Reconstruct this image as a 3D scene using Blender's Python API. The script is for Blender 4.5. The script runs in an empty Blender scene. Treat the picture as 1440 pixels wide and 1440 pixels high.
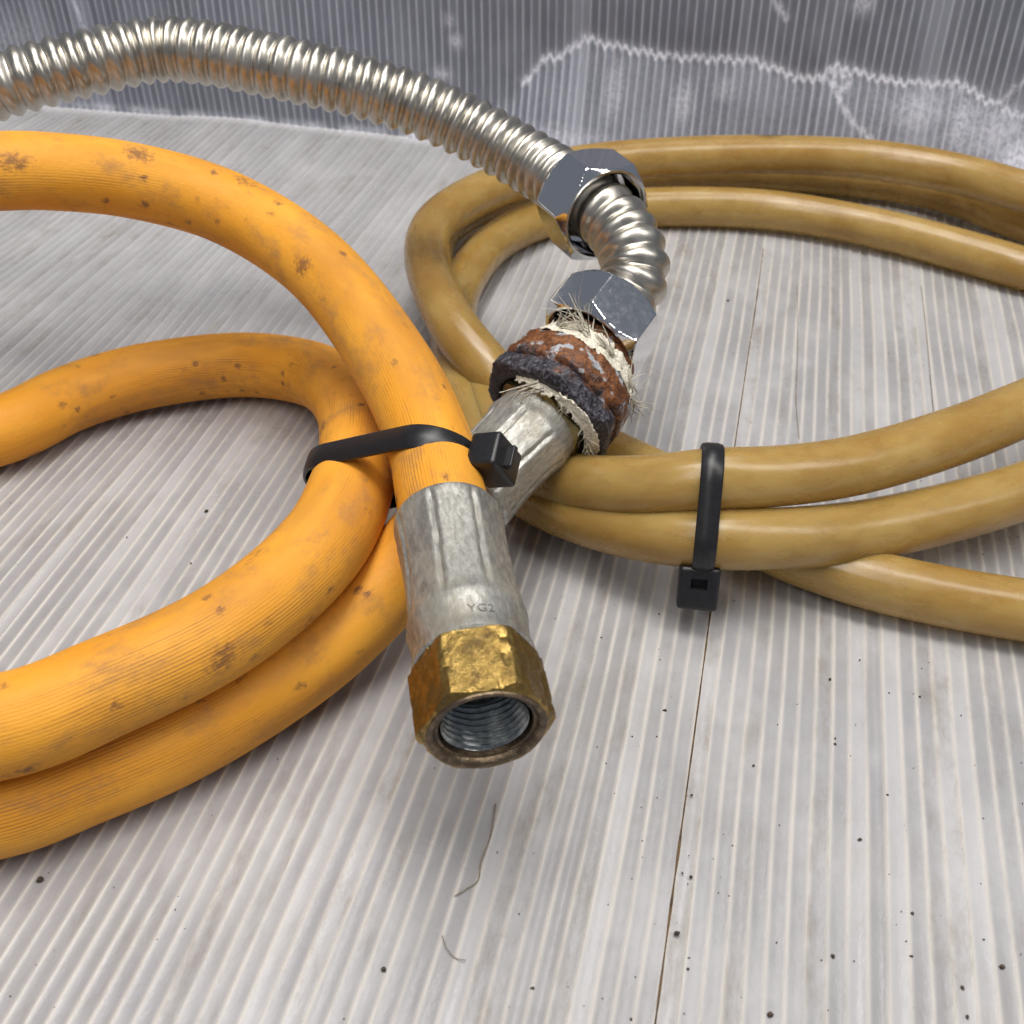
import bpy, bmesh, math, random
import numpy as np
from mathutils import Vector, Matrix, noise as mnoise

R = math.radians
random.seed(7); rng = np.random.default_rng(7)
S = 0.001                                   # everything is designed in millimetres, built in metres
sc = bpy.context.scene
COL = sc.collection

# ------------------------------------------------------------------ camera
CAM_H, PITCH, FPX = 195.0, 38.8, 1580.0     # height (mm), degrees down, focal length in photo pixels (1440 wide)
cam = bpy.data.cameras.new('camera'); camo = bpy.data.objects.new('camera', cam); COL.objects.link(camo)
camo.location = (0, 0, CAM_H * S); camo.rotation_euler = (R(90 - PITCH), 0, 0)
cam.sensor_width = 36; cam.lens = 36 * FPX / 1440; cam.clip_start = 0.01; cam.clip_end = 20
cam.dof.use_dof = True; cam.dof.focus_distance = 0.262; cam.dof.aperture_fstop = 32
sc.camera = camo

# ------------------------------------------------------------------ light: two fluorescent tubes overhead, dim cool room
w = bpy.data.worlds.new('World'); sc.world = w; w.use_nodes = True
bg = w.node_tree.nodes['Background']; bg.inputs[0].default_value = (0.78, 0.85, 1.0, 1); bg.inputs[1].default_value = 0.20
def area(name, loc, aim, sx, sy, power, col):
    l = bpy.data.lights.new(name, 'AREA'); l.shape = 'RECTANGLE'; l.size = sx; l.size_y = sy; l.energy = power; l.color = col
    o = bpy.data.objects.new(name, l); COL.objects.link(o); o.location = loc
    d = Vector(aim) - Vector(loc); o.rotation_euler = d.to_track_quat('-Z', 'Y').to_euler(); return o
area('ceiling_tube_lamp', (-0.14, 0.05, 1.15), (-0.12, 0.10, 0), 0.30, 1.9, 13.2, (1.0, 0.96, 0.91))
area('ceiling_tube_lamp', (0.42, 0.05, 1.15), (0.30, 0.10, 0), 0.30, 1.9, 13.2, (1.0, 0.96, 0.91))

sc.view_settings.view_transform = 'Standard'; sc.view_settings.look = 'None'
sc.view_settings.gamma = 1; sc.view_settings.exposure = 0.0; sc.view_settings.use_curve_mapping = False
sc.render.engine = 'CYCLES'; sc.cycles.use_denoising = True; sc.cycles.max_bounces = 5; sc.cycles.adaptive_threshold = 0.03

# ------------------------------------------------------------------ measuring helpers (mm, world)
sp, cp = math.sin(R(PITCH)), math.cos(R(PITCH))
def ray(px, py):
    a = (px - 720) / FPX; b = (720 - py) / FPX
    return np.array([a, cp + b * sp, -sp + b * cp])
def at(px, py, z):                          # the point of that sight line at height z
    d = ray(px, py); return np.array([0, 0, CAM_H]) + d * ((z - CAM_H) / d[2])
YAW = R(13.3)
UD = np.array([math.cos(YAW), -math.sin(YAW), 0]); VD = np.array([math.sin(YAW), math.cos(YAW), 0])
def uv_world(u, v, z): return UD * u + VD * v + np.array([0, 0, z])
VW = 504.0                                  # the wall stands this far along the flutes
def on_wall(px, py):
    d = ray(px, py); t = VW / float(d @ VD); p = np.array([0, 0, CAM_H]) + d * t
    return float(p @ UD), float(p[2])

def catmull(pts, step=1.6):
    P = np.array(pts, float); P = np.vstack([2 * P[0] - P[1], P, 2 * P[-1] - P[-2]])
    out = []
    for i in range(1, len(P) - 2):
        p0, p1, p2, p3 = P[i - 1], P[i], P[i + 1], P[i + 2]
        d = [max(np.linalg.norm(b - a), 1e-6) ** 0.5 for a, b in ((p0, p1), (p1, p2), (p2, p3))]
        t0 = 0; t1 = d[0]; t2 = t1 + d[1]; t3 = t2 + d[2]
        for t in np.linspace(t1, t2, 24, endpoint=False):
            A1 = (t1 - t) / (t1 - t0) * p0 + (t - t0) / (t1 - t0) * p1
            A2 = (t2 - t) / (t2 - t1) * p1 + (t - t1) / (t2 - t1) * p2
            A3 = (t3 - t) / (t3 - t2) * p2 + (t - t2) / (t3 - t2) * p3
            B1 = (t2 - t) / (t2 - t0) * A1 + (t - t0) / (t2 - t0) * A2
            B2 = (t3 - t) / (t3 - t1) * A2 + (t - t1) / (t3 - t1) * A3
            out.append((t2 - t) / (t2 - t1) * B1 + (t - t1) / (t2 - t1) * B2)
    out.append(P[-2]); Q = np.array(out)
    # one light smoothing pass, then even steps
    for _ in range(6): Q[1:-1] = 0.25 * Q[:-2] + 0.5 * Q[1:-1] + 0.25 * Q[2:]
    L = np.concatenate([[0], np.cumsum(np.linalg.norm(np.diff(Q, axis=0), axis=1))])
    n = max(int(L[-1] / step), 2); s = np.linspace(0, L[-1], n + 1)
    return np.stack([np.interp(s, L, Q[:, k]) for k in range(3)], 1), s
def frames(Q):
    T = np.gradient(Q, axis=0); T /= np.linalg.norm(T, axis=1)[:, None]
    n = np.cross(T[0], [0, 0, 1.0]);
    if np.linalg.norm(n) < 1e-3: n = np.array([1.0, 0, 0])
    n /= np.linalg.norm(n); N = [n]
    for i in range(1, len(Q)):
        v = N[-1] - T[i] * (N[-1] @ T[i]); v /= np.linalg.norm(v); N.append(v)
    N = np.array(N); return T, N, np.cross(T, N)

# ------------------------------------------------------------------ mesh helpers
def obj(name, V, F, mat, parent=None, tc=None, smooth=True, sharp=None, attrs=None):
    V = np.asarray(V, float); o_loc = np.array(parent['_o']) if parent is not None and '_o' in parent else np.zeros(3)
    me = bpy.data.meshes.new(name); me.from_pydata(((V - o_loc) * S).tolist(), [], F if isinstance(F, list) else F.tolist())
    me.validate()
    t = np.asarray(V if tc is None else tc, float)
    if len(me.vertices) == len(t):
        a = me.attributes.new('tc', 'FLOAT_VECTOR', 'POINT'); a.data.foreach_set('vector', t.astype(np.float32).ravel())
        for k, arr in (attrs or {}).items():
            b = me.attributes.new(k, 'FLOAT', 'POINT'); b.data.foreach_set('value', np.asarray(arr, np.float32).ravel())
    me.polygons.foreach_set('use_smooth', [smooth] * len(me.polygons))
    if sharp: me.set_sharp_from_angle(angle=R(sharp))
    me.materials.append(mat); me.update()
    o = bpy.data.objects.new(name, me); COL.objects.link(o)
    if parent is not None: o.parent = parent
    return o
def thing(name, base, label, cat):
    o = bpy.data.objects.new(name, None); COL.objects.link(o); o.empty_display_size = 0.01
    o.location = np.array(base) * S; o['_o'] = [float(x) for x in base]; o['label'] = label; o['category'] = cat
    return o
def child_origin(o, parent):                # a mesh that carries sub-parts: its vertices are relative to the thing's base
    o['_o'] = list(parent['_o']); return o
def grid_faces(n, m, wrap=True):
    i = np.arange(n - 1)[:, None]; j = np.arange(m if wrap else m - 1)[None, :]
    a = i * m + j; b = i * m + (j + 1) % m; c = (i + 1) * m + (j + 1) % m; d = (i + 1) * m + j
    return np.stack([a, b, c, d], -1).reshape(-1, 4)
def sweep(name, pts, rad, mat, parent=None, seg=40, step=1.6, caps=True, path=None, wob=0.0):
    Q, s = path if path is not None else catmull(pts, step)
    T, N, B = frames(Q); th = np.linspace(0, 2 * np.pi, seg, endpoint=False)
    r = rad(s) if callable(rad) else np.full(len(s), float(rad))
    rr = r[:, None] * np.ones(seg)[None, :]
    if wob: rr = rr + wob * np.sin(2 * th[None, :] + s[:, None] * 0.021) * np.sin(s[:, None] * 0.05 + 1)
    V = Q[:, None, :] + rr[..., None] * (np.cos(th)[None, :, None] * N[:, None, :] + np.sin(th)[None, :, None] * B[:, None, :])
    tc = np.stack([rr * np.cos(th), rr * np.sin(th), np.repeat(s[:, None], seg, 1)], -1)
    F = grid_faces(len(Q), seg).tolist(); V = V.reshape(-1, 3); tc = tc.reshape(-1, 3)
    if caps:
        F.append(list(range(seg))[::-1]); F.append(list(range(len(V) - seg, len(V))))
    return obj(name, V, F, mat, parent, tc)
def axis_frame(d, upref=(0, 0, 1)):
    d = np.array(d, float); d /= np.linalg.norm(d)
    x = np.cross(np.array(upref, float), d); x /= np.linalg.norm(x); return x, np.cross(d, x), d   # x sideways, y up, d axis
def lathe(name, org, d, rows, mat, parent=None, seg=96, sharp=35, upref=(0, 0, 1), closed=False):
    """rows: list of (s, r) where r is a number or f(theta)->radius; theta 90 deg is up"""
    x, y, d = axis_frame(d, upref); th = np.linspace(0, 2 * np.pi, seg, endpoint=False)
    V, tc = [], []
    for s, r in rows:
        rr = r(th) if callable(r) else np.full(seg, float(r))
        ss = s(th) if callable(s) else np.full(seg, float(s))
        V.append(org + rr[:, None] * (np.cos(th)[:, None] * x + np.sin(th)[:, None] * y) + ss[:, None] * d)
        tc.append(np.stack([rr * np.cos(th), rr * np.sin(th), ss], 1))
    F = grid_faces(len(rows) + (0), seg).tolist()
    if closed:
        k = len(rows) - 1
        F += [[k * seg + (j), k * seg + (j + 1) % seg, (j + 1) % seg, j] for j in range(seg)]
    return obj(name, np.vstack(V), F, mat, parent, np.vstack(tc), sharp=sharp)
def n3(p, s=1.0): return mnoise.noise(Vector((float(p[0]) * s, float(p[1]) * s, float(p[2]) * s)))
def hexr(af, th, rot=0.0, rnd=0.985):
    a = ((th - rot + np.pi / 6) % (np.pi / 3)) - np.pi / 6       # a flat is centred where a == 0
    r = af / 2 / np.cos(a); return np.minimum(r, af / 2 / math.cos(np.pi / 6) * rnd)

# ------------------------------------------------------------------ materials
class Mat:
    def __init__(s, name):
        s.m = bpy.data.materials.new(name); s.m.use_nodes = True; s.t = s.m.node_tree; s.N = s.t.nodes; s.L = s.t.links
        s.b = s.N['Principled BSDF']; a = s.N.new('ShaderNodeAttribute'); a.attribute_name = 'tc'; s.tc = a.outputs['Vector']
    def attr(s, n): a = s.N.new('ShaderNodeAttribute'); a.attribute_name = n; return a.outputs['Fac']
    def map(s, scale, off=(0, 0, 0), src=None):
        n = s.N.new('ShaderNodeMapping'); n.inputs['Scale'].default_value = scale; n.inputs['Location'].default_value = off
        s.L.new(src or s.tc, n.inputs['Vector']); return n.outputs[0]
    def noise(s, scale=(1, 1, 1), detail=4, rough=0.55, off=(0, 0, 0), dist=0, src=None):
        n = s.N.new('ShaderNodeTexNoise'); n.inputs['Scale'].default_value = 1; n.inputs['Detail'].default_value = detail
        n.inputs['Roughness'].default_value = rough; n.inputs['Distortion'].default_value = dist
        s.L.new(s.map(scale, off, src), n.inputs['Vector']); return n.outputs['Fac']
    def voro(s, scale, off=(0, 0, 0), rnd=1.0):
        n = s.N.new('ShaderNodeTexVoronoi'); n.inputs['Scale'].default_value = 1; n.inputs['Randomness'].default_value = rnd
        s.L.new(s.map(scale, off), n.inputs['Vector']); return n.outputs['Distance']
    def ramp(s, f, a, b, x=0.0, y=1.0):
        n = s.N.new('ShaderNodeMapRange'); n.interpolation_type = 'SMOOTHSTEP'
        for k, v in zip(('From Min', 'From Max', 'To Min', 'To Max'), (a, b, x, y)): n.inputs[k].default_value = v
        s.L.new(f, n.inputs['Value']); return n.outputs[0]
    def math(s, op, a, b=None):
        n = s.N.new('ShaderNodeMath'); n.operation = op
        for k, v in ((0, a), (1, b)):
            if v is None: continue
            if isinstance(v, (int, float)): n.inputs[k].default_value = v
            else: s.L.new(v, n.inputs[k])
        return n.outputs[0]
    def mix(s, f, a, b):
        n = s.N.new('ShaderNodeMix'); n.data_type = 'RGBA'; n.clamp_factor = True
        if isinstance(f, (int, float)): n.inputs[0].default_value = f
        else: s.L.new(f, n.inputs[0])
        for k, v in ((6, a), (7, b)):
            if isinstance(v, tuple): n.inputs[k].default_value = (*v, 1)
            else: s.L.new(v, n.inputs[k])
        return n.outputs[2]
    def set(s, **k):
        for n, v in k.items():
            i = s.b.inputs[n.replace('_', ' ')]
            if isinstance(v, (int, float)): i.default_value = v
            elif isinstance(v, tuple): i.default_value = (*v, 1) if i.type == 'RGBA' else v
            else: s.L.new(v, i)
        return s
    def bump(s, h, dist, strength=1.0):
        n = s.N.new('ShaderNodeBump'); n.inputs['Distance'].default_value = dist * S; n.inputs['Strength'].default_value = strength
        s.L.new(h, n.inputs['Height']); s.L.new(n.outputs[0], s.b.inputs['Normal']); return s

def sheet_material(name, skin, rib, dirtcol, stress, rough, dirtk):
    M = Mat(name); rb = M.attr('rib'); dr = M.attr('dirt'); ml = M.attr('milky'); st = M.attr('stress')
    # tc = (across, along, up) in mm
    big = M.noise((0.012, 0.006, 0.012), 3); fine = M.noise((0.5, 0.06, 0.06), 3); cloud = M.noise((0.045, 0.03, 0.03), 3, off=(9, 2, 0))
    c = M.mix(M.ramp(big, 0.35, 0.68), skin, tuple(x * y for x, y in zip(skin, (1.12, 1.12, 1.16))))
    c = M.mix(M.ramp(cloud, 0.40, 0.70, 0, 0.55), c, tuple(min(1, x * 1.42 + 0.02) for x in skin))
    c = M.mix(M.ramp(fine, 0.5, 0.8, 0, 0.12), c, tuple(x * 0.62 for x in skin))
    mott = M.noise((0.20, 0.16, 0.2), 3, 0.7, off=(6, 6, 2)); c = M.mix(M.ramp(mott, 0.40, 0.75, 0, 0.16), c, tuple(x * 0.62 for x in skin))
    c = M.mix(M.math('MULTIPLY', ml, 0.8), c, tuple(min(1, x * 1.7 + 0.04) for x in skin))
    gr = M.noise((0.03, 0.022, 0.02), 5, 0.7, off=(4, 4, 9)); c = M.mix(M.ramp(gr, 0.48, 0.72, 0, 0.5 * dirtk), c, tuple(x * k for x, k in zip(skin, (0.80, 0.74, 0.62))))
    ribn = M.math('MULTIPLY', rb, M.ramp(M.noise((0.15, 0.03, 0.03), 4, off=(3, 3, 3)), 0.25, 0.6, 0.45, 1.0))
    c = M.mix(ribn, c, rib)
    dn = M.noise((0.16, 0.05, 0.05), 5, 0.75, off=(5, 1, 0)); sp_ = M.noise((0.30, 0.20, 0.3), 5, 0.78, off=(1, 7, 0))
    c = M.mix(M.math('MULTIPLY', M.math('MULTIPLY', dr, M.ramp(dn, 0.42, 0.80)), dirtk), c, dirtcol)
    c = M.mix(M.math('MULTIPLY', M.ramp(sp_, 0.58, 0.80), 0.42 * dirtk), c, tuple(x * 1.2 for x in dirtcol))
    sn = M.math('MULTIPLY', st, M.ramp(M.noise((0.6, 0.5, 0.6), 4, 0.7), 0.3, 0.62, 0.25, 1.0))
    c = M.mix(sn, c, stress)
    M.set(Base_Color=c, Roughness=M.ramp(cloud, 0.3, 0.7, rough, rough + 0.16), Specular_IOR_Level=0.45)
    scr = M.noise((1.0, 0.3, 0.8), 3, 0.7, off=(2, 2, 8)); M.bump(scr, 0.22, 0.5)
    return M.m
FLOOR = sheet_material('floor_plastic', (0.300, 0.297, 0.304), (0.575, 0.55, 0.515), (0.17, 0.13, 0.075), (0.85, 0.85, 0.88), 0.24, 0.6)
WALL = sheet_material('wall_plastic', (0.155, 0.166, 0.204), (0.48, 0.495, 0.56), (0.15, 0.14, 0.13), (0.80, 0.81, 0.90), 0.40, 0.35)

def m_yellow():
    M = Mat('orange_rubber')
    sx = M.N.new('ShaderNodeSeparateXYZ'); M.L.new(M.tc, sx.inputs[0])
    ang = M.math('ARCTAN2', sx.outputs[1], sx.outputs[0])
    wav = M.math('ADD', M.math('MULTIPLY', ang, 84), M.math('MULTIPLY', M.noise((0.02, 0.02, 0.01), 1), 3))
    rib = M.ramp(M.math('SINE', wav), -0.2, 0.9)                                  # fine moulded ribs along the hose
    patch = M.noise((0.07, 0.07, 0.016), 3, off=(8, 1, 3)); sm = M.noise((0.10, 0.10, 0.07), 5, 0.72, off=(3, 9, 1)); spk = M.noise((0.9, 0.9, 0.7), 3, 0.7)
    c = M.mix(M.ramp(M.noise((0.09, 0.09, 0.03), 3), 0.3, 0.7), (0.72, 0.300, 0.022), (0.80, 0.37, 0.042))
    c = M.mix(M.math('MULTIPLY', rib, M.math('MULTIPLY', M.ramp(patch, 0.46, 0.62, 0.0, 1.0), M.ramp(M.noise((0.6, 0.6, 0.05), 4, 0.7, off=(1, 2, 9)), 0.38, 0.62, 0.05, 0.75))), c, (0.31, 0.13, 0.035))
    c = M.mix(M.ramp(M.noise((0.045, 0.045, 0.012), 4, 0.6, off=(2, 6, 6)), 0.48, 0.68, 0, 0.5), c, (0.43, 0.185, 0.035))
    c = M.mix(M.ramp(sm, 0.48, 0.72, 0, 0.65), c, (0.36, 0.18, 0.065))
    vd = M.math('ADD', M.voro((0.07, 0.07, 0.05), (2, 3, 4)), M.math('MULTIPLY', spk, 0.55))
    c = M.mix(M.math('MULTIPLY', M.ramp(vd, 0.30, 0.52, 0.75, 0), M.ramp(M.noise((0.05, 0.05, 0.03), 1, off=(1, 5, 2)), 0.44, 0.56)), c, (0.15, 0.065, 0.035))
    v2 = M.math('ADD', M.voro((0.15, 0.15, 0.11), (7, 3, 1)), M.math('MULTIPLY', spk, 0.5))
    c = M.mix(M.math('MULTIPLY', M.ramp(v2, 0.28, 0.46, 0.9, 0), M.ramp(sm, 0.36, 0.52)), c, (0.19, 0.085, 0.04))
    M.set(Base_Color=c, Roughness=M.ramp(sm, 0.3, 0.7, 0.50, 0.66), Specular_IOR_Level=0.28)
    M.bump(M.math('ADD', M.math('MULTIPLY', M.math('MULTIPLY', rib, M.ramp(patch, 0.40, 0.60, 0.1, 1.0)), -0.4), spk), 0.22, 0.5); return M.m
def m_tan():
    M = Mat('amber_tube')
    a = M.noise((0.08, 0.08, 0.045), 4, 0.65); b = M.noise((0.3, 0.3, 0.12), 4, off=(2, 2, 2)); d = M.noise((0.35, 0.35, 0.35), 6, 0.75, off=(6, 6, 6))
    c = M.mix(M.ramp(a, 0.3, 0.7), (0.46, 0.275, 0.070), (0.60, 0.41, 0.135))
    c = M.mix(M.ramp(b, 0.5, 0.75, 0, 0.35), c, (0.37, 0.205, 0.05))
    c = M.mix(M.ramp(d, 0.70, 0.82, 0, 0.5), c, (0.12, 0.075, 0.035))
    c = M.mix(M.attr('stain'), c, (0.03, 0.028, 0.02))
    M.set(Base_Color=c, Roughness=M.ramp(b, 0.3, 0.7, 0.18, 0.30), Specular_IOR_Level=0.6, Transmission_Weight=0.4, IOR=1.43, Subsurface_Weight=0.35, Subsurface_Radius=(0.006, 0.0032, 0.0010), Subsurface_Scale=1.0)
    M.bump(M.math('ADD', d, b), 0.12, 0.35); return M.m
def m_steel():
    M = Mat('stainless_steel'); n = M.noise((0.25, 0.25, 0.1), 4); f = M.noise((3, 3, 3), 3)
    M.set(Base_Color=M.mix(M.ramp(n, 0.35, 0.7), (0.52, 0.49, 0.43), (0.62, 0.59, 0.53)), Metallic=1.0, Roughness=M.ramp(n, 0.3, 0.7, 0.30, 0.40)); M.bump(f, 0.02, 0.3); return M.m
def m_chrome():
    M = Mat('chrome_plate'); n = M.noise((0.3, 0.3, 0.3), 3)
    M.set(Base_Color=(0.78, 0.79, 0.81), Metallic=1.0, Roughness=M.ramp(M.noise((0.5, 0.5, 0.5), 5, 0.7, off=(3, 1, 1)), 0.35, 0.75, 0.08, 0.15)); M.bump(M.noise((0.5, 0.5, 0.5), 2), 0.04, 0.3); return M.m
def m_zinc():
    M = Mat('dull_zinc'); a = M.noise((0.9, 0.9, 0.35), 6, 0.7); b = M.noise((0.16, 0.16, 0.1), 5, 0.65, off=(4, 2, 9)); g = M.noise((2.2, 2.2, 1.1), 4, 0.7, off=(1, 1, 5))
    c = M.mix(M.ramp(a, 0.35, 0.68), (0.31, 0.305, 0.28), (0.56, 0.55, 0.51))
    c = M.mix(M.ramp(b, 0.48, 0.7, 0, 0.65), c, (0.30, 0.27, 0.20)); c = M.mix(M.ramp(g, 0.62, 0.74, 0, 0.6), c, (0.13, 0.12, 0.10))
    c = M.mix(M.ramp(M.noise((0.5, 0.5, 0.3), 5, 0.7, off=(7, 7, 7)), 0.66, 0.75, 0, 0.6), c, (0.20, 0.36, 0.36))
    M.set(Base_Color=c, Metallic=M.ramp(b, 0.4, 0.7, 0.85, 0.45), Roughness=M.ramp(a, 0.3, 0.7, 0.52, 0.38))
    M.bump(M.math('ADD', a, M.math('MULTIPLY', g, 0.5)), 0.25, 0.45); return M.m
def m_brass(name='worn_brass', c0=(0.27, 0.175, 0.05), c1=(0.45, 0.305, 0.095), dark=(0.09, 0.055, 0.02)):
    M = Mat(name); a = M.noise((0.55, 0.55, 0.45), 6, 0.7); b = M.noise((0.16, 0.16, 0.16), 5, 0.7, off=(5, 5, 1)); g = M.noise((1.6, 1.6, 0.8), 5, 0.7, off=(2, 8, 2))
    c = M.mix(M.ramp(a, 0.35, 0.68), c0, c1); c = M.mix(M.ramp(b, 0.46, 0.66, 0, 0.85), c, dark); c = M.mix(M.ramp(g, 0.60, 0.72, 0, 0.85), c, (0.10, 0.055, 0.03))
    M.set(Base_Color=c, Metallic=M.ramp(b, 0.5, 0.7, 0.95, 0.5), Roughness=M.ramp(a, 0.3, 0.7, 0.40, 0.24)); M.bump(M.math('ADD', a, g), 0.30, 0.45); return M.m
def m_rust():
    M = Mat('rusted_iron'); a = M.noise((0.16, 0.16, 0.2), 6, 0.7); g = M.noise((1.1, 1.1, 1.1), 6, 0.75, off=(3, 2, 1)); k = M.voro((1.0, 1.0, 1.0))
    zz = M.N.new('ShaderNodeSeparateXYZ'); M.L.new(M.tc, zz.inputs[0]); z = zz.outputs[2]
    rust = M.mix(M.ramp(g, 0.35, 0.65), (0.07, 0.028, 0.015), (0.29, 0.105, 0.026))
    black = M.mix(M.ramp(g, 0.45, 0.66), (0.018, 0.016, 0.022), (0.14, 0.135, 0.165))
    f = M.ramp(M.math('ADD', M.math('MULTIPLY', z, 0.055), M.math('MULTIPLY', a, 1.3)), 0.88, 1.16)
    c = M.mix(f, black, rust); c = M.mix(M.math('MULTIPLY', f, M.ramp(M.noise((0.22, 0.22, 0.3), 4, off=(8, 4, 4)), 0.56, 0.62)), c, (0.42, 0.44, 0.47))
    M.set(Base_Color=c, Metallic=0.25, Roughness=M.ramp(g, 0.3, 0.7, 0.30, 0.62)); M.bump(M.math('ADD', g, M.math('MULTIPLY', k, 0.4)), 0.55, 0.5); return M.m
def m_simple(name, col, rough, bumpd=0.1, var=0.25, scale=0.8, **kw):
    M = Mat(name); n = M.noise((scale,) * 3, 5, 0.65)
    M.set(Base_Color=M.mix(M.ramp(n, 0.35, 0.7), tuple(x * (1 - var) for x in col), tuple(min(1, x * (1 + var)) for x in col)), Roughness=rough, **kw); M.bump(n, bumpd, 0.4); return M.m
YELLOW, TAN, STEEL, CHROME, ZINC, BRASS, RUST = m_yellow(), m_tan(), m_steel(), m_chrome(), m_zinc(), m_brass(), m_rust()
OLIVE = m_brass('tarnished_brass', (0.26, 0.21, 0.09), (0.40, 0.33, 0.16), (0.12, 0.10, 0.05))
RIM = m_brass('dirty_brass_rim', (0.13, 0.095, 0.06), (0.24, 0.18, 0.12), (0.05, 0.035, 0.03))
THREAD = m_simple('thread_metal', (0.30, 0.32, 0.32), 0.33, 0.1, 0.3, Metallic=0.9)
NYLON = m_simple('black_nylon', (0.011, 0.011, 0.013), 0.36, 0.06, 0.2)
TAPE = m_simple('frayed_white_tape', (0.74, 0.70, 0.58), 0.75, 0.5, 0.22, 1.4)
CRUMB = m_simple('dark_grit', (0.06, 0.042, 0.028), 0.8, 0.2, 0.5)
SEAM = m_simple('brown_seam_dirt', (0.10, 0.062, 0.03), 0.9, 0.3, 0.5, 0.25)
STAINL = m_simple('faint_brown_stain', (0.26, 0.21, 0.16), 0.8, 0.1, 0.3)
LINT = m_simple('grey_lint', (0.24, 0.20, 0.15), 0.9, 0.1)
STAMP = m_simple('stamp_shadow', (0.15, 0.15, 0.14), 0.6, 0.1)

# ------------------------------------------------------------------ the folded plastic sheet: floor and wall, flute by flute
PITCHF = 3.75; U0, U1 = -430.0, 225.0; NF = int((U1 - U0) / PITCHF)
def warp(u, v):
    fade = np.clip((330 - v) / 200, 0, 1) * 0.6 + 0.4
    return (0.55 * np.sin(u * 0.041 + v * 0.022 + 1.1) + 0.45 * np.sin(u * 0.023 - v * 0.037 + 0.4) + 0.25 * np.sin(u * 0.09 + v * 0.05)) * 0.9 * np.clip((-u + 60) / 120, 0.25, 1.3) - 0.55
def seam_u():  # flute boundary that carries the brown seam
    us = [float(at(*p, 0) @ UD) for p in ((940, 1440), (997, 865), (1040, 600), (1065, 340))]; return float(np.mean(us))
SEAMU = seam_u(); OFFS = (SEAMU - U0) % PITCHF
def sheet(name, kind):
    is_floor = kind == 'floor'
    mat = FLOOR if is_floor else WALL
    if is_floor:
        us = np.linspace(U0 - 5, U1 + 5, 60); vs = np.linspace(20, VW + 6, 50)
        UU, VV = np.meshgrid(us, vs); Z = warp(UU, VV) - 2.2
        V = UU[..., None] * UD + VV[..., None] * VD; V[..., 2] = Z
    else:
        us = np.linspace(U0 - 5, U1 + 5, 60); zs = np.linspace(-3, 175, 40)
        UU, ZZ = np.meshgrid(us, zs); V = UU[..., None] * UD + (VW + 4.0) * VD; V[..., 2] = ZZ
    root = obj(name, V.reshape(-1, 3), grid_faces(len(V), V.shape[1], False), mat); root['kind'] = 'structure'; root['_o'] = [0, 0, 0]
    t = np.array([0, .05, .12, .22, .36, .5, .64, .78, .88, .95, 1.0]) if is_floor else np.array([0, .08, .18, .35, .5, .65, .82, .92, 1.0])
    dd = np.minimum(t, 1 - t); ribw = np.exp(-(dd / (0.125 if is_floor else 0.11)) ** 2)
    prof = -(0.34 if is_floor else 0.22) * np.sin(np.pi * t) ** 0.7
    for k in range(NF):
        u0 = U0 + OFFS + k * PITCHF; r1, r2, r3 = rng.random(3)
        if is_floor:
            a = np.concatenate([np.arange(20, 300, 4.0), np.arange(300, VW + 4, 7.0), [VW + 4]])
            vv = np.repeat(a[:, None], len(t), 1); ub = u0 + t[None, :] * PITCHF + 0 * vv
            u = ub + 0.28 * np.sin(vv * 0.02 + ub * 0.05) + 0.16 * np.sin(vv * 0.061 + ub * 0.11)
            dent = -0.5 * max(0, r1 - 0.72) / 0.28 * np.sin(np.pi * t)[None, :] * (0.5 + 0.5 * np.sin(a * 0.03 + r2 * 40))[:, None]
            V = u[..., None] * UD + vv[..., None] * VD; V[..., 2] = warp(u, vv) + prof[None, :] + dent
            tc = np.stack([u, vv, V[..., 2]], -1); dirt = np.full(u.shape, (0.15 + 0.85 * (r3 > 0.72)) * (0.6 + 0.4 * r2)); st = np.zeros(u.shape)
            milky = np.full(u.shape, 0.5 * (r2 > 0.8))
            st = st + np.clip(1 - abs(vv - (VW + 1)) / 5.0, 0, 1) * 0.9
        else:
            a = np.concatenate([np.arange(-2, 75, 1.1), np.arange(75, 176, 8.0)])
            u = u0 + t[None, :] * PITCHF + 0 * a[:, None]; zz = np.repeat(a[:, None], len(t), 1)
            off, st = wall_shape(u, zz)
            V = u[..., None] * UD + (VW - off - prof[None, :] * -1.0 * -1.0)[..., None] * VD; V[..., 2] = zz
            tc = np.stack([u, zz, off], -1); dirt = np.full(u.shape, 0.3 * r3)
            milky = np.zeros(u.shape)
            for mu, wd, kk in MILKY:
                milky = np.maximum(milky, kk * (abs(u0 + PITCHF / 2 - mu) < wd))
            milky = milky + 0.25 * (r2 > 0.85)
        F = grid_faces(len(a), len(t), False)
        rib = np.repeat(ribw[None, :], len(a), 0)
        if is_floor:                         # the far left of the sheet gets a paler skin and weaker ribs
            far_left = np.clip((vv - 210) / 130, 0, 1) * np.clip((-ub - 30) / 90, 0, 1); rib = rib * (1 - 0.62 * far_left); milky = np.maximum(milky, 0.30 * far_left)
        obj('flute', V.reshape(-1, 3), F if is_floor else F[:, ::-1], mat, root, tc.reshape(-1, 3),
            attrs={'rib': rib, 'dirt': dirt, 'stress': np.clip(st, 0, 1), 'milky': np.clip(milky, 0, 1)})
    return root
CRE = [on_wall(*p) for p in ((560, 186), (640, 185), (715, 145), (735, 118), (770, 80), (785, 82), (823, 54), (850, 62), (935, 78), (1060, 84), (1130, 110), (1152, 106), (1176, 92), (1250, 112), (1330, 118), (1345, 114), (1385, 138), (1440, 166), (1520, 190))]
CU = np.array([c[0] for c in CRE]); CZ = np.array([max(c[1], 0) for c in CRE])
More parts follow.
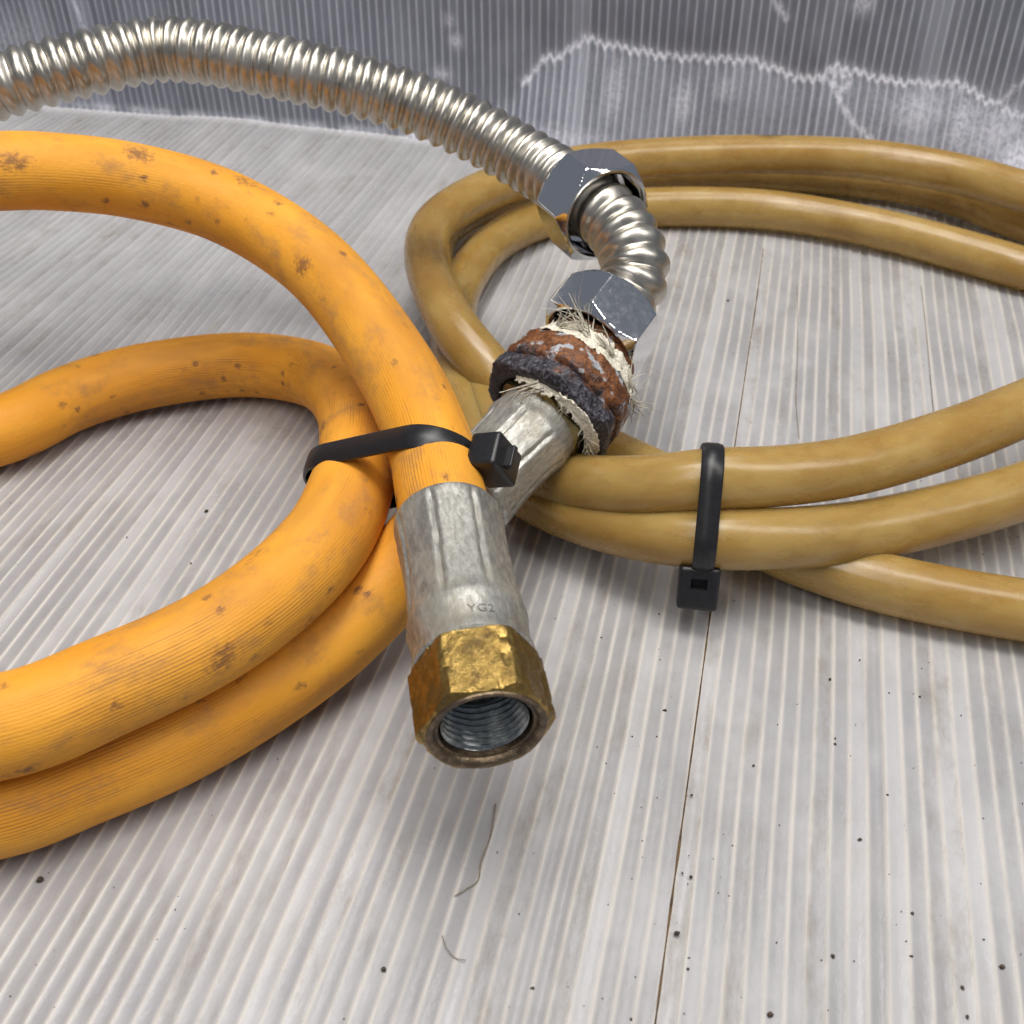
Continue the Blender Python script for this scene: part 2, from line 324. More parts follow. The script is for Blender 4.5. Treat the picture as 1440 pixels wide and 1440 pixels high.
MARKS = [[on_wall(*p) for p in L] for L in (
    ((1176, 98), (1172, 118), (1185, 140), (1200, 165), (1216, 175), (1235, 196)), ((1160, 108), (1185, 122), (1196, 112), (1180, 98)),
    ((1440, 115), (1425, 125), (1405, 145)), ((1090, 0), (1105, 25)), ((105, 0), (125, 50), (115, 110)))]
MILKY = [(on_wall(823, 20)[0], 4, 1.0), (on_wall(1318, 40)[0], 5, 0.9), (on_wall(118, 40)[0], 5, 1.0), (on_wall(55, 40)[0], 4, 0.6)]
PATCH = [(*on_wall(866, 120), 5, 12, 0.45), (*on_wall(962, 135), 5, 9, 0.5), (*on_wall(1290, 150), 14, 9, 0.55), (*on_wall(1350, 170), 6, 12, 0.7), (*on_wall(1400, 180), 18, 14, 0.6), (*on_wall(800, 182), 22, 6, 0.5), (*on_wall(1020, 120), 6, 6, 0.35), (*on_wall(1215, 5), 4, 4, 0.7), (*on_wall(20, 60), 22, 16, 0.35), (*on_wall(640, 60), 3, 3, 0.7), (*on_wall(620, 105), 4, 3, 0.6), (*on_wall(630, 30), 3, 3, 0.4), (*on_wall(1435, 215), 12, 10, 1.0)]
def seg_dist(u, z, L):
    d = np.full(u.shape, 1e9)
    for (a, b), (c, e) in zip(L[:-1], L[1:]):
        ux, uz = c - a, e - b; q = np.clip(((u - a) * ux + (z - b) * uz) / (ux * ux + uz * uz + 1e-9), 0, 1)
        d = np.minimum(d, np.hypot(u - a - q * ux, z - b - q * uz))
    return d
def wall_shape(u, z):
    zc = np.interp(u, CU, CZ, left=0, right=CZ[-1]); zig = 0.9 * np.sin(u * 1.68) + 0.5 * np.sin(u * 0.55)
    q = zc + zig - z
    off = 0.40 * np.maximum(q, 0) * (zc > 1) + 0.5 * np.exp(-(q / 1.6) ** 2) * (zc > 4)
    off = off + 1.6 * np.sin(u * 0.02 + z * 0.03) * np.clip(z / 30, 0, 1)
    d = seg_dist(u, z + zig, CRE[3:]); st = 1.35 * np.exp(-(d / 0.95) ** 2) + 0.14 * np.exp(-(d / 4) ** 2)
    for L in MARKS: st = np.maximum(st, 0.75 * np.exp(-(seg_dist(u, z + 0.7 * zig, L) / 1.3) ** 2))
    for (pu, pz, ru, rz, k) in PATCH: st = np.maximum(st, k * np.exp(-((u - pu) / ru) ** 2 - ((z - pz) / rz) ** 2))
    st = np.maximum(st, 0.9 * np.exp(-(z / 2.2) ** 2) * (0.55 + 0.45 * np.sin(u * 0.31) * np.sin(u * 0.083)))
    st = np.maximum(st, (0.10 + 0.16 * np.clip((u - on_wall(1150, 150)[0]) / 60, 0, 1)) * (q > 0) * (zc > 4))
    return off, st
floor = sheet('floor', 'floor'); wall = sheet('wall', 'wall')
# brown dirt packed into the slit between two flutes
def strip_on_floor(name, pts, wd, mat, parent, h=0.12, step=1.5):
    Q, s = catmull([(p[0], p[1], 0) for p in pts], step); T, N, B = frames(Q); V = []; n = len(Q)
    for i in range(n):
        k = (0.45 + 0.9 * abs(n3((s[i] * 0.07, 3.1, 0)))) * wd; u = Q[i] @ UD; v = Q[i] @ VD; z = float(warp(u, v)) + 0.02
        for off, hh in ((-1, -0.25), (-0.4, h), (0.4, h), (1, -0.25)): V.append(Q[i] + N[i] * off * k + np.array([0, 0, z + hh]))
    return obj(name, np.array(V), grid_faces(n, 4, False), mat, parent)
strip_on_floor('seam', [uv_world(SEAMU + 0.28 * math.sin(v * 0.02 + SEAMU * 0.05), v, 0) for v in range(60, 440, 20)], 0.42, SEAM, floor)
strip_on_floor('stain_line', [at(*p, 0) for p in ((1122, 400), (1122, 500), (1120, 560), (1124, 615))], 0.22, STAINL, floor)
strip_on_floor('stain_line', [at(*p, 0) for p in ((1296, 400), (1304, 470), (1312, 560), (1318, 610))], 0.25, STAINL, floor)

# ------------------------------------------------------------------ orange rubber hose
def px(L): return [at(*p) for p in L]
A_line = px([(633, 752, 41.2), (622, 706, 42), (604, 625, 44), (556, 520, 49), (440, 369, 58), (311, 289, 66), (185, 254, 74), (80, 242, 79), (0, 241, 81)])
W = lambda *p: np.array(p, float)
loop1 = [W(-195, 278, 76), W(-242, 225, 62), W(-232, 165, 46), W(-165, 133, 35)]
P2 = px([(0, 1022, 31), (150, 966, 31), (300, 895, 31), (400, 822, 32), (462, 755, 32), (492, 692, 31), (504, 628, 27), (488, 565, 20), (438, 526, 13), (340, 513, 10.3), (200, 530, 10), (100, 560, 10), (0, 606, 10)])
loop2 = [W(-205, 243, 10), W(-232, 195, 10), W(-205, 150, 10), W(-150, 132, 10)]
P3 = px([(0, 1135, 10), (120, 1092, 10), (240, 1042, 10), (355, 978, 10), (450, 912, 11.5), (530, 838, 16), (592, 770, 22), (648, 711, 26.5)])
E = at(758, 595, 33.0); Bdir = E - at(703, 653, 29.5); Bdir /= np.linalg.norm(Bdir)
LB = 32.0; JB = E - Bdir * (LB - 2); P3.append(JB + Bdir * 4)
rub = thing('rubber_hose', (*(A_line[2][:2]), 0), 'dirty orange rubber hose looped on the left, with a brass hex nut on its end', 'hose')
sweep('hose', A_line + loop1 + P2 + loop2 + P3, 10.0, YELLOW, rub, seg=48, step=1.8, wob=0.12)
# near end: crimped ferrule and brass nut
J = at(629, 733, 41.3); NE = at(684, 1024, 37.5); d1 = NE - J; LA = np.linalg.norm(d1); d1 /= LA
def crimp(Rr, k, nc=8, rot=0.2, amp=0.9, flat=0.6):
    def f(th):
        a = ((th - rot + np.pi / nc) % (2 * np.pi / nc)) - np.pi / nc
        return Rr - k * (amp * np.exp(-(a / 0.05) ** 2) + flat * np.abs(np.sin(a * nc / 2)) * 1.0) + 0.06 * np.sin(3 * th + 1)
    return f
def ferrule(org, d, L, Rr, parent, rot, upref=(0, 0, 1)):
    rows = [(0.6, 9.6), (0.1, 10.3), (0.0, Rr - 0.9), (0.5, Rr - 0.35), (1.4, crimp(Rr, 0.4, rot=rot)), (3, crimp(Rr, 1, rot=rot))]
    for q in np.linspace(0.12, 0.66, 16): rows.append((q * L, crimp(Rr - 0.4 * math.sin((q - .12) / .54 * math.pi), 1, rot=rot + 0.14 * (q - 0.3))))
    rows += [(0.70 * L, crimp(Rr, 0.7, rot=rot + 0.06)), (0.735 * L, crimp(Rr + 0.1, 0.25, rot=rot + 0.06)), (0.765 * L, Rr + 0.15), (0.80 * L, Rr - 0.15), (0.90 * L, Rr - 0.45), (0.94 * L, Rr - 0.3), (0.965 * L, Rr - 0.0), (0.99 * L, Rr + 0.05), (L, Rr - 0.35), (L + 0.05, 9.0)]
    return lathe('ferrule', org, d, rows, ZINC, parent, 160, 40, upref)
LF = LA * 0.745
fa = child_origin(ferrule(J, d1, LF, 12.0, rub, 0.32), rub)
def hexnut(name, org, d, L, af, mat, parent, rot, bore, ch=1.6, upref=(0, 0, 1), rough=0.0, rnd=0.985, mouth=None, face_in=0.6, back_bore=None):
    ac = af / math.sqrt(3); rows = []
    bb = back_bore or bore
    rows.append((0.4, bb)); rows.append((0.0, bb + 0.3)); 
    def lim(s):
        e = min(s, L - s); return af / 2 * 0.97 + max(0, e) * (ac - af / 2 * 0.97) / ch
    for s in np.concatenate([np.linspace(0, ch, 9), np.linspace(ch, L - ch, 12)[1:-1], np.linspace(L - ch, L, 9)]):
        def f(th, s=s):
            r = np.minimum(hexr(af, th, rot, rnd), lim(s))
            if rough:
                r = r - rough * np.array([max(0, n3((math.cos(t) * 6, math.sin(t) * 6, s * 0.55)) * 1.6 - 0.12) for t in th]) * np.where(r > af / 2 * 1.03, 1.0, 0.35)
            return r
        rows.append((s, f))
    for q in (mouth or [(L, bore + 0.8), (L - face_in, bore)]): rows.append(q)
    if not mouth: rows.append((L - 3, bore)); rows.append((L * 0.4, bore * 0.97))
    return lathe(name, org, d, rows, mat, parent, 240, 22, upref)
NO = J + d1 * (LF - 0.6); NL = LA - LF + 1.2
nut = child_origin(hexnut('nut', NO, d1, NL, 23.0, BRASS, rub, R(92), 9.3, 1.1, rough=0.55, rnd=0.97, mouth=[(NL, 11.0), (NL + 0.05, 10.8)]), rub)
nut['label'] = 'worn brass hex nut with an open threaded mouth'
# dirty end rim, washer step and internal thread
lathe('rim', NO, d1, [(NL - 0.02, 11.1), (NL + 0.32, 10.95), (NL + 0.40, 10.4), (NL + 0.1, 9.8), (NL - 0.9, 9.35), (NL - 1.0, 8.8), (NL - 2.0, 8.6)], RIM, nut, 128, 40)
PT = 1.45
rows = []
for s in np.arange(NL - 1.9, NL - 12.5, -PT / 7): rows.append((s, (lambda th, s=s: 8.5 - 0.75 * (0.5 + 0.5 * np.cos(2 * np.pi * (s / PT) - th)))))
rows += [(NL - 12.6, 6.2), (NL - 13.4, 4.0), (NL - 15.5, 3.2), (NL - 16, 0.05)]
lathe('thread', NO, d1, rows, THREAD, nut, 96, 50)
# stamped letters on the collar
def stamp(txt, org, d, s0, Rr, ang, size, parent):
    cu = bpy.data.curves.new('stamped_lettering', 'FONT'); cu.body = txt; cu.size = size; cu.align_x = 'CENTER'; cu.space_character = 1.15; cu.extrude = 0.03
    o = bpy.data.objects.new('tmp', cu); COL.objects.link(o); bpy.context.view_layer.update()
    me = bpy.data.meshes.new_from_object(o.evaluated_get(bpy.context.evaluated_depsgraph_get())); bpy.data.objects.remove(o)
    x, y, d = axis_frame(d); V = []
    for v in me.vertices:                    # reads with the nut downwards
        a = ang - v.co.x / Rr; rr = Rr + 0.03 + v.co.z
        V.append(org + rr * (math.cos(a) * x + math.sin(a) * y) + (s0 - v.co.y) * d)
    F = [list(p.vertices) for p in me.polygons]; return obj('stamped_lettering', np.array(V), F, STAMP, parent, smooth=False)
stamp('YG2', J, d1, LF * 0.905, 11.66, R(80), 2.6, fa)
# far end: ferrule and olive brass hex under the coupling
ferrule(JB, Bdir, LB, 11.8, rub, 0.9, (0, 0, 1))
olv = hexnut('nut', E - Bdir * 1.0, Bdir, 9, 23.4, OLIVE, rub, R(75), 6.0, 1.2, rnd=0.97)
olv['label'] = 'tarnished olive brass nut under the rusty coupling'

# ------------------------------------------------------------------ rusty coupling with frayed tape
CO = E + Bdir * 2.2; CL = 19.0
CEND = at(846, 458, 47.0)
cdir = CEND - CO; cdir /= np.linalg.norm(cdir); cdir = Bdir * 0.45 + cdir * 0.55; cdir /= np.linalg.norm(cdir)
coup = thing('pipe_coupling', (CO[0], CO[1], 0), 'rusty iron pipe coupling wrapped in frayed white tape', 'coupling')
def rust_rows():
    rows = [(6.0, 11.0), (5.0, 12.2), (0.8, 13.4), (0.1, 14.2)]
    for s in np.concatenate([np.linspace(0, 2.0, 6), np.linspace(2.6, 7.0, 8), np.linspace(7.4, 9, 5), np.linspace(9.5, 14.5, 9), np.linspace(15, CL, 5)]):
        def f(th, s=s):
            if s < 6: base = np.minimum(hexr(34.4, th, R(18), 0.95), 16.4 + s * 1.6 if s < 2 else 99)
            else: base = np.minimum(hexr(34.4, th, R(18), 0.95), 17.6 + 0.5 * np.sin((s - 6) * 0.55))
            base = base - 1.2 * math.exp(-((s - 6.2) / 0.7) ** 2)
            if s > 14.5: base = base - (s - 14.5) * 0.9
            return base + np.array([(0.45 if s < 6 else 0.8) * n3((math.cos(t) * 5, math.sin(t) * 5, s * 0.35)) + 0.4 * n3((math.cos(t) * 16, math.sin(t) * 16, s * 1.0)) for t in th])
        rows.append((s, f))
    rows += [(CL, 12.0), (CL - 1, 10.5)]; return rows
lathe('body', CO, cdir, rust_rows(), RUST, coup, 200, 60)
lathe('neck', CO, cdir, [(CL - 2, 11.5), (CL - 1, 12.6), (CL + 5.5, 12.4), (CL + 6, 9)], RUST, coup, 96)
cx, cy, cz = axis_frame(cdir); cx = -cx          # angles run from the right over the top
def cpt(s, r, a): return CO + cdir * s + r * (math.cos(a) * cx + math.sin(a) * cy)
def tape_band(s0, s1, r0, r1, a0, a1, seed, amp=0.8):
    n, m = 90, 9; V = []
    for i in range(n):
        a = a0 + (a1 - a0) * i / (n - 1); tap = min(1, i / 8, (n - 1 - i) / 8)
        for j in range(m):
            t = j / (m - 1); w_ = 0.5 + (t - 0.5) * (0.25 + 0.75 * tap)
            e = n3((a * 5, t * 3, seed)); e2 = n3((a * 14, t * 6, seed + 9))
            V.append(cpt(s0 + (s1 - s0) * w_ + 0.7 * e * amp + (1.5 * e2 if j in (0, m - 1) else 0), r0 + (r1 - r0) * w_ + 0.7 * amp * abs(e2) + 0.5 * e * amp, a))
    o = obj('tape', np.array(V), grid_faces(n, m, False), TAPE, coup)
    md = o.modifiers.new('thickness', 'SOLIDIFY'); md.thickness = 0.25 * S; return o
tape_band(-1.6, 1.4, 13.6, 15.2, R(-72), R(112), 1.0, 1.5)
tape_band(-1.3, -0.2, 13.6, 16.4, R(-78), R(62), 4.0, 1.3)
tape_band(CL - 4.2, CL + 1.2, 17.0, 13.8, R(-40), R(130), 7.0, 0.9)
tape_band(CL - 1.5, CL + 2.6, 15.2, 13.4, R(-25), R(150), 12.0, 1.0)
def fibres(spec, name='frayed_fibres'):
    V, F = [], []
    def strand(p, dr, L, wd, curl):
        n = 9; dr = np.array(dr) / np.linalg.norm(dr); q = np.array(p, float); k = rng.normal(size=3) * curl; b0 = len(V)
        side = np.cross(dr, rng.normal(size=3)); side /= np.linalg.norm(side)
        up = np.cross(dr, side)
        for i in range(n):
            ww = wd * (1 - 0.75 * i / (n - 1))
            for c in (side, -0.2 * side + 0.16 * up, -side): V.append(q + c * ww)
            dr = dr + (k + rng.normal(size=3) * curl * 0.9) * 0.3 + np.array([0, 0, -0.05]); dr /= np.linalg.norm(dr); q = q + dr * L / (n - 1)
        for i in range(n - 1):
            for c in range(3): F.append([b0 + i * 3 + c, b0 + i * 3 + (c + 1) % 3, b0 + (i + 1) * 3 + (c + 1) % 3, b0 + (i + 1) * 3 + c])
    for (s, r, a0, a1, n, tang, out, ax, Lm, wd, curl) in spec:
        for _c in range(max(2, n // 9)):
            ac = random.uniform(a0, a1); sgn = 1 if random.random() < 0.75 else -0.6; tk = tang * sgn * random.uniform(0.5, 1.2); ok = out * random.uniform(-0.2, 1.5); ak = ax * random.uniform(-0.5, 1.2); Lc = Lm * random.uniform(0.45, 1.1); sc_ = s + random.uniform(-1, 1)
            for _ in range(random.randint(5, 12)):
                a = ac + random.gauss(0, 0.05); p = cpt(sc_ + random.gauss(0, 0.35), r + random.uniform(-0.5, 0.4), a)
                rad = math.cos(a) * cx + math.sin(a) * cy; tg = -math.sin(a) * cx + math.cos(a) * cy
                dr = tg * tk + rad * ok + cdir * ak + rng.normal(size=3) * 0.13
                strand(p, dr, Lc * random.uniform(0.5, 1.1), wd * random.uniform(0.4, 1.2), curl * random.uniform(0.7, 1.8))
    for (p0, p1, n, L, wd, spread) in ((at(836, 478, 50), at(776, 424, 60), 22, 17, 0.42, 0.16), (at(842, 486, 49), at(800, 448, 56), 18, 10, 0.45, 0.25), (at(884, 566, 34), at(926, 548, 34), 14, 9, 0.32, 0.35), (at(880, 540, 38), at(905, 575, 30), 12, 7, 0.3, 0.5),
                                      (at(800, 648, 22), at(812, 676, 18), 14, 7, 0.3, 0.4), (at(830, 560, 42), at(790, 505, 52), 12, 9, 0.4, 0.3), (at(760, 545, 49), at(700, 556, 46), 14, 11, 0.5, 0.12), (at(838, 600, 34), at(812, 645, 24), 16, 9, 0.5, 0.2)):
        d0 = (p1 - p0) / np.linalg.norm(p1 - p0)
        for _ in range(n): strand(p0 + rng.normal(size=3) * 0.8, d0 + rng.normal(size=3) * spread, L * random.uniform(0.4, 1.05), wd * random.uniform(0.4, 1.1), 0.34)
    o = obj(name, np.array(V), F, TAPE, coup); o['kind'] = 'stuff'; return o
fibres([  # axial place, radius, from angle, to angle, number, tangential, outward, axial, length, width, curl
    (CL - 1.0, 15.2, R(40), R(100), 40, 1.0, 0.14, 0.1, 11, 0.42, 0.2),
    (CL - 0.5, 15.4, R(95), R(112), 26, 1.0, 0.55, 0.2, 13, 0.36, 0.14),
    (CL - 1.0, 15.2, R(-20), R(50), 40, 0.9, 0.10, 0.1, 9, 0.42, 0.22),
    (CL - 0.5, 15.2, R(-42), R(-15), 30, -0.4, 0.8, 0.2, 8, 0.2, 0.35),
    (0.0, 13.6, R(-60), R(70), 60, 0.9, 0.1, -0.2, 7, 0.45, 0.3),
    (0.3, 14.0, R(20), R(75), 36, 0.8, 0.6, 0.3, 8, 0.28, 0.3),
    (0.3, 14.6, R(-85), R(-60), 26, -0.8, 0.6, -0.2, 7, 0.22, 0.35),
    (0.2, 12.6, R(70), R(140), 10, 0.9, 0.1, -0.4, 4, 0.25, 0.25)])

# ------------------------------------------------------------------ corrugated steel tube with its two chrome nuts
tube_px = [(880, 420, 52), (893, 390, 56), (890, 358, 60), (868, 318, 64), (837, 291, 66), (790, 256, 66), (745, 228, 67.5), (660, 180, 74), (583, 146, 80), (500, 120, 85), (430, 103, 88), (360, 88, 90), (290, 74, 92), (220, 70, 92.5), (110, 92, 91), (0, 120, 88), (-90, 150, 82), (-190, 215, 68), (-290, 320, 42), (-380, 440, 11)]
TP, TS = catmull([CEND - cdir * 5, CEND + cdir * 3] + px(tube_px), 0.42)
TPIT = 4.9
def crest(s):
    c = np.abs(np.cos(np.pi * s / TPIT)); return 7.55 + 1.8 * np.sqrt(c * c + 0.02) ** 0.95
TT, TN, TB = frames(TP)
flex = thing('flexible_metal_tube', (*TP[0][:2], 0), 'corrugated stainless steel tube with two chrome hex nuts, arching over the hoses', 'metal tube')
sweep('tube', None, crest, STEEL, flex, seg=56, path=(TP, TS), caps=False)
def tpoint(pxy):
    best = None
    for i, p in enumerate(TP):
        v = p - np.array([0, 0, CAM_H]); dpt = v[1] * cp - v[2] * sp
        X = 720 + FPX * v[0] / dpt; Y = 720 - FPX * (v[1] * sp + v[2] * cp) / dpt
        e = math.hypot(X - pxy[0], Y - pxy[1])
        if best is None or e < best[0]: best = (e, i)
    return best[1]
i1 = tpoint((833, 288))
def flarenut(i, sgn, rot, L=14.5):
    d = TT[i] * sgn if sgn else -cdir; o_ = (TP[i] if sgn else CEND) - d * L / 2
    n = hexnut('nut', o_, d, L, 26.5, CHROME, flex, rot, 11.4, 2.2, rnd=0.992, mouth=[(L, 12.2), (L - 0.7, 11.5), (L - 8, 11.3), (L - 8.5, 9.6)], back_bore=9.7)
    return n
n1 = flarenut(i1, -1, R(24)); n1['label'] = 'loose chrome nut slid up the tube'
n2 = flarenut(0, 0, R(-10)); n2['label'] = 'chrome nut against the rusty coupling'

# ------------------------------------------------------------------ amber tube coil
tan_px = [(1640, 392, 7.6), (1540, 348, 7.6), (1440, 312, 7.6), (1415, 303, 7.6), (1330, 272, 7.6), (1220, 252, 7.6), (1080, 241, 7.6), (950, 241, 7.6), (830, 250, 8), (740, 266, 8.5), (672, 289, 9), (622, 322, 9), (608, 362, 8.5), (634, 445, 8), (668, 540, 8), (700, 606, 10), (748, 655, 14.5), (805, 678, 19), (900, 684, 26.5), (1000, 674, 31.5), (1100, 669, 31), (1200, 655, 30), (1340, 614, 29), (1440, 574, 28),
          (1600, 500, 24), (1690, 452, 16), (1610, 410, 9), (1530, 395, 7.6), (1440, 377, 7.6), (1370, 357, 7.6), (1220, 318, 7.6), (1080, 295, 7.6), (920, 291, 7.6), (830, 298, 7.6), (760, 309, 7.6), (700, 338, 7.6), (658, 385, 7.6), (640, 430, 7.6), (640, 510, 7.6), (660, 590, 8), (690, 640, 8.5), (742, 690, 8), (800, 718, 11), (900, 746, 16.5), (1000, 757, 20), (1100, 757, 19.5), (1200, 748, 17), (1300, 729, 16), (1440, 690, 16),
          (1640, 600, 18), (1770, 480, 24), (1700, 365, 26), (1570, 308, 25), (1440, 270, 24), (1340, 243, 23.5), (1220, 224, 23.5), (1080, 217, 23.5), (950, 220, 23.5), (820, 231, 23.5), (730, 252, 24), (667, 276, 25), (614, 312, 25), (600, 356, 25), (630, 445, 23.5), (680, 512, 17), (740, 570, 9.5), (800, 610, 7.6), (865, 644, 7.6), (950, 686, 7.6), (1020, 729, 7.6), (1100, 772, 7.6), (1200, 808, 7.6), (1300, 833, 7.6), (1440, 858, 7.6), (1600, 880, 7.6)]
TANP = catmull(px(tan_px), 1.7)
tan = sweep('rubber_tube', None, 7.6, TAN, None, seg=40, path=TANP, wob=0.15)
sp0 = at(1080, 195, 29)
co = np.zeros(len(tan.data.vertices) * 3, np.float32); tan.data.vertices.foreach_get('co', co); co = co.reshape(-1, 3) / S
dst = np.linalg.norm((co - sp0) * np.array([0.55, 1, 1]), axis=1)
sa = tan.data.attributes.new('stain', 'FLOAT', 'POINT'); sa.data.foreach_set('value', np.clip(1.5 - dst / 3.2, 0, 0.85).astype(np.float32))
tan['label'] = 'coil of translucent amber tubing on the right, bound by a black tie'; tan['category'] = 'tubing'

# ------------------------------------------------------------------ black cable ties
def hull_path(circles, n=220):
    """outline of the convex hull round circles (x, y, r)"""
    out = []
    for a in np.linspace(0, 2 * np.pi, n, endpoint=False):
        k = max(range(len(circles)), key=lambda i: circles[i][0] * math.cos(a) + circles[i][1] * math.sin(a) + circles[i][2])
        x, y, r = circles[k]; out.append((x + r * math.cos(a), y + r * math.sin(a), a))
    return out
def rounded_box(c, ax, ay, az, dx, dy, dz, bev, slot=None):
    bm = bmesh.new(); bmesh.ops.create_cube(bm, size=1)
    for v in bm.verts: v.co = Vector((v.co.x * dx, v.co.y * dy, v.co.z * dz))
    bmesh.ops.bevel(bm, geom=list(bm.edges), offset=bev, segments=3, profile=0.6, affect='EDGES')
    if slot:
        f = max(bm.faces, key=lambda f: f.calc_center_median().z * 100 + f.calc_area())
        bmesh.ops.inset_individual(bm, faces=[f], thickness=slot[0])
        for v in f.verts: v.co.y = slot[2] + v.co.y * 0.55
        g = bmesh.ops.extrude_discrete_faces(bm, faces=[f])['faces'][0]; bmesh.ops.translate(bm, verts=list(g.verts), vec=(0, 0, -slot[1]))
    M = np.array([ax, ay, az]); V = np.array([list(v.co) for v in bm.verts]) @ M + c
    bm.verts.index_update(); F = [[v.index for v in f.verts] for f in bm.faces]; bm.free(); return V, F
def tie(circles3, T, width, th, head_ang, label, head_size, tail, base, head_tilt=0, lift=0.0, ref=(0, 0, 1), slot=None, shift=(0, 0, 0)):
    C = np.mean([c for c, r in circles3], axis=0); T = np.array(T) / np.linalg.norm(T)
    e1 = np.cross(T, np.array(ref, float)); e1 /= np.linalg.norm(e1); e2 = np.cross(e1, T)
    cir = [((c - C) @ e1, (c - C) @ e2, r) for c, r in circles3]
    H = np.array([(x, y) for x, y, a in hull_path(cir, 400)])
    # even spacing along the loop
    Hc = np.vstack([H, H[:1]]); L = np.concatenate([[0], np.cumsum(np.linalg.norm(np.diff(Hc, axis=0), axis=1))])
    n = 150; s = np.linspace(0, L[-1], n, endpoint=False); P = np.stack([np.interp(s, L, Hc[:, k]) for k in (0, 1)], 1)
    for _ in range(3): P = 0.25 * np.roll(P, 1, 0) + 0.5 * P + 0.25 * np.roll(P, -1, 0)
    tg = np.roll(P, -1, 0) - np.roll(P, 1, 0); tg /= np.linalg.norm(tg, axis=1)[:, None]; nr = np.stack([tg[:, 1], -tg[:, 0]], 1)
    rt = thing('cable_tie', base, label, 'cable tie')
    V = []
    sec = [(-.5, 0), (-.5, .55), (-.42, .85), (-.30, .9), (-.27, 1.0), (.27, 1.0), (.30, .9), (.42, .85), (.5, .55), (.5, 0)]
    for i in range(n):
        for a, b in sec: q = P[i] + nr[i] * b * th; V.append(C + e1 * q[0] + e2 * q[1] + T * a * width)
    F = grid_faces(n, len(sec)).tolist(); m = len(sec)
    F += [[(n - 1) * m + j, (n - 1) * m + (j + 1) % m, (j + 1) % m, j] for j in range(m)]
    obj('strap', np.array(V), F, NYLON, rt, sharp=40)
    i = int(np.argmax(P @ np.array([math.cos(head_ang), math.sin(head_ang)])))
    c3 = C + e1 * P[i][0] + e2 * P[i][1]; t3 = e1 * tg[i][0] + e2 * tg[i][1]; n3_ = e1 * nr[i][0] + e2 * nr[i][1]
    q = Matrix.Rotation(head_tilt, 3, Vector(T)); t3 = np.array(q @ Vector(t3)); n3_ = np.array(q @ Vector(n3_))
    hx, hy, hz = head_size
    hc = c3 + n3_ * (hz * 0.5 - 0.4 + lift) + np.array(shift, float)
    V, F = rounded_box(hc, T, t3, n3_, hx, hy, hz, 1.1, slot=slot); obj('head', V, F, NYLON, rt, sharp=40)
    if tail:
        a, b, cc = tail; V, F = rounded_box(hc + n3_ * a + t3 * b, T, t3, n3_, width * 0.86, 1.5, cc, 0.25); obj('tail', V, F, NYLON, rt, sharp=40)
    return rt
cA = at(609, 648, 43.2); cP = at(496, 672, 30.0)
tA = at(604, 625, 44) - at(618, 690, 42); q_ = (cA - cP) / np.linalg.norm(cA - cP); tA = tA - q_ * (tA @ q_)
tie((((cA), 10.25), (cP, 10.9)), tA, 6.2, 1.05, R(12), 'black cable tie binding two orange hose loops beside the grey ferrule', (8.6, 11.0, 7.6), (4.4, 0.8, 2.6), (*cA[:2], 0), lift=1.8, head_tilt=R(-8))
c1, c2, c3 = at(997, 674, 31.5), at(990, 757, 20), at(985, 708, 7.6)
tie(((c1, 7.75), (c2, 7.75), (c3, 7.75)), W(1, -0.14, 0.0), 5.3, 1.2, R(-60), 'black cable tie cinched round the amber tubing', (9.8, 10.8, 6.2), None, (*c2[:2], 0), head_tilt=R(-85), slot=(2.6, 3.0, 1.3), shift=(-0.6, -1.2, -3.2))

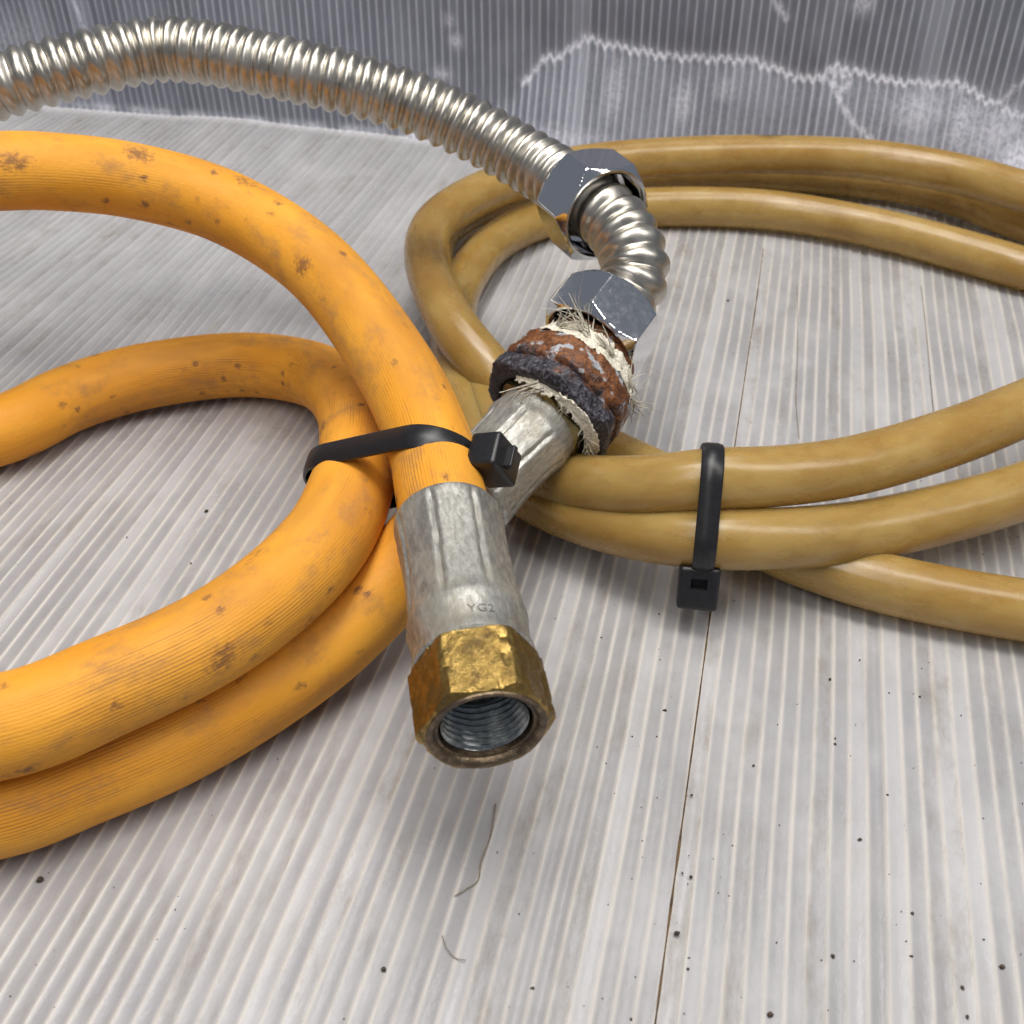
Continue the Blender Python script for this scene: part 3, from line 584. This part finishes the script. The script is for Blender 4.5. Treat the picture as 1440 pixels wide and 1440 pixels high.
# ------------------------------------------------------------------ grit and lint on the sheet
def crumbs():
    V, F = [], []
    def crumb(p, r):
        b = len(V); n = 6; k = random.uniform(0.6, 1.5); ph = random.random() * 6
        for j in range(n):
            a = ph + j * 2 * math.pi / n; q = r * random.uniform(0.7, 1.2); V.append(p + np.array([q * math.cos(a) * k, q * math.sin(a), -0.1]))
        for j in range(n):
            a = ph + j * 2 * math.pi / n; q = r * random.uniform(0.4, 0.7); V.append(p + np.array([q * math.cos(a) * k, q * math.sin(a), r * 0.55]))
        F.append([b + n + j for j in range(n)])
        for j in range(n): F.append([b + j, b + (j + 1) % n, b + n + (j + 1) % n, b + n + j])
    big = [(935, 996, .5), (1168, 953, .6), (1294, 978, .45), (1210, 1178, .5), (972, 1231, .5), (1172, 1342, .75), (1284, 1282, .55), (1362, 1427, .6), (968, 1360, .4), (749, 1389, .5), (1283, 1342, .4), (1175, 1036, .4), (1175, 1044, .4), (1249, 1116, .4), (1060, 1074, .35), (973, 1116, .4), (290, 718, .8), (268, 790, .5), (55, 1233, 1.0), (178, 754, .4), (540, 1364, .8), (1084, 1424, .9), (952, 1310, .7), (960, 1226, .5), (1024, 420, .7), (1411, 1357, .8), (888, 1431, .5), (1355, 1386, .6)]
    for x, y, r in big:
        p = at(x, y, 0); p[2] = float(warp(p @ UD, p @ VD)) + 0.05; crumb(p, r * 0.75)
    for _ in range(170):
        x = random.uniform(0, 1440); y = random.uniform(480, 1440); x = x if random.random() < 0.45 else random.uniform(820, 1440)
        p = at(x, y, 0); p[2] = float(warp(p @ UD, p @ VD)) - 0.05; crumb(p, random.uniform(0.08, 0.2))
    o = obj('grit', np.array(V), F, CRUMB, None, smooth=False); o['kind'] = 'stuff'; o['label'] = 'dark grit scattered over the white plastic sheet'; o['category'] = 'grit'
crumbs()
def lint(pts, r, label):
    P = []
    for q in pts: p = at(*q, 0); p[2] = float(warp(p @ UD, p @ VD)) + 0.25; P.append(p)
    o = sweep('lint_fibre', P, r, LINT, None, seg=6, step=0.6); o['label'] = label; o['category'] = 'lint'
lint([(697, 1130), (690, 1175), (676, 1215), (672, 1240), (655, 1252), (640, 1262)], 0.13, 'curved lint fibre on the sheet below the brass nut')
lint([(622, 1318), (628, 1335), (642, 1350), (655, 1352)], 0.09, 'short hair curl on the sheet near the bottom edge')
for o in bpy.data.objects:
    if '_o' in o: del o['_o']
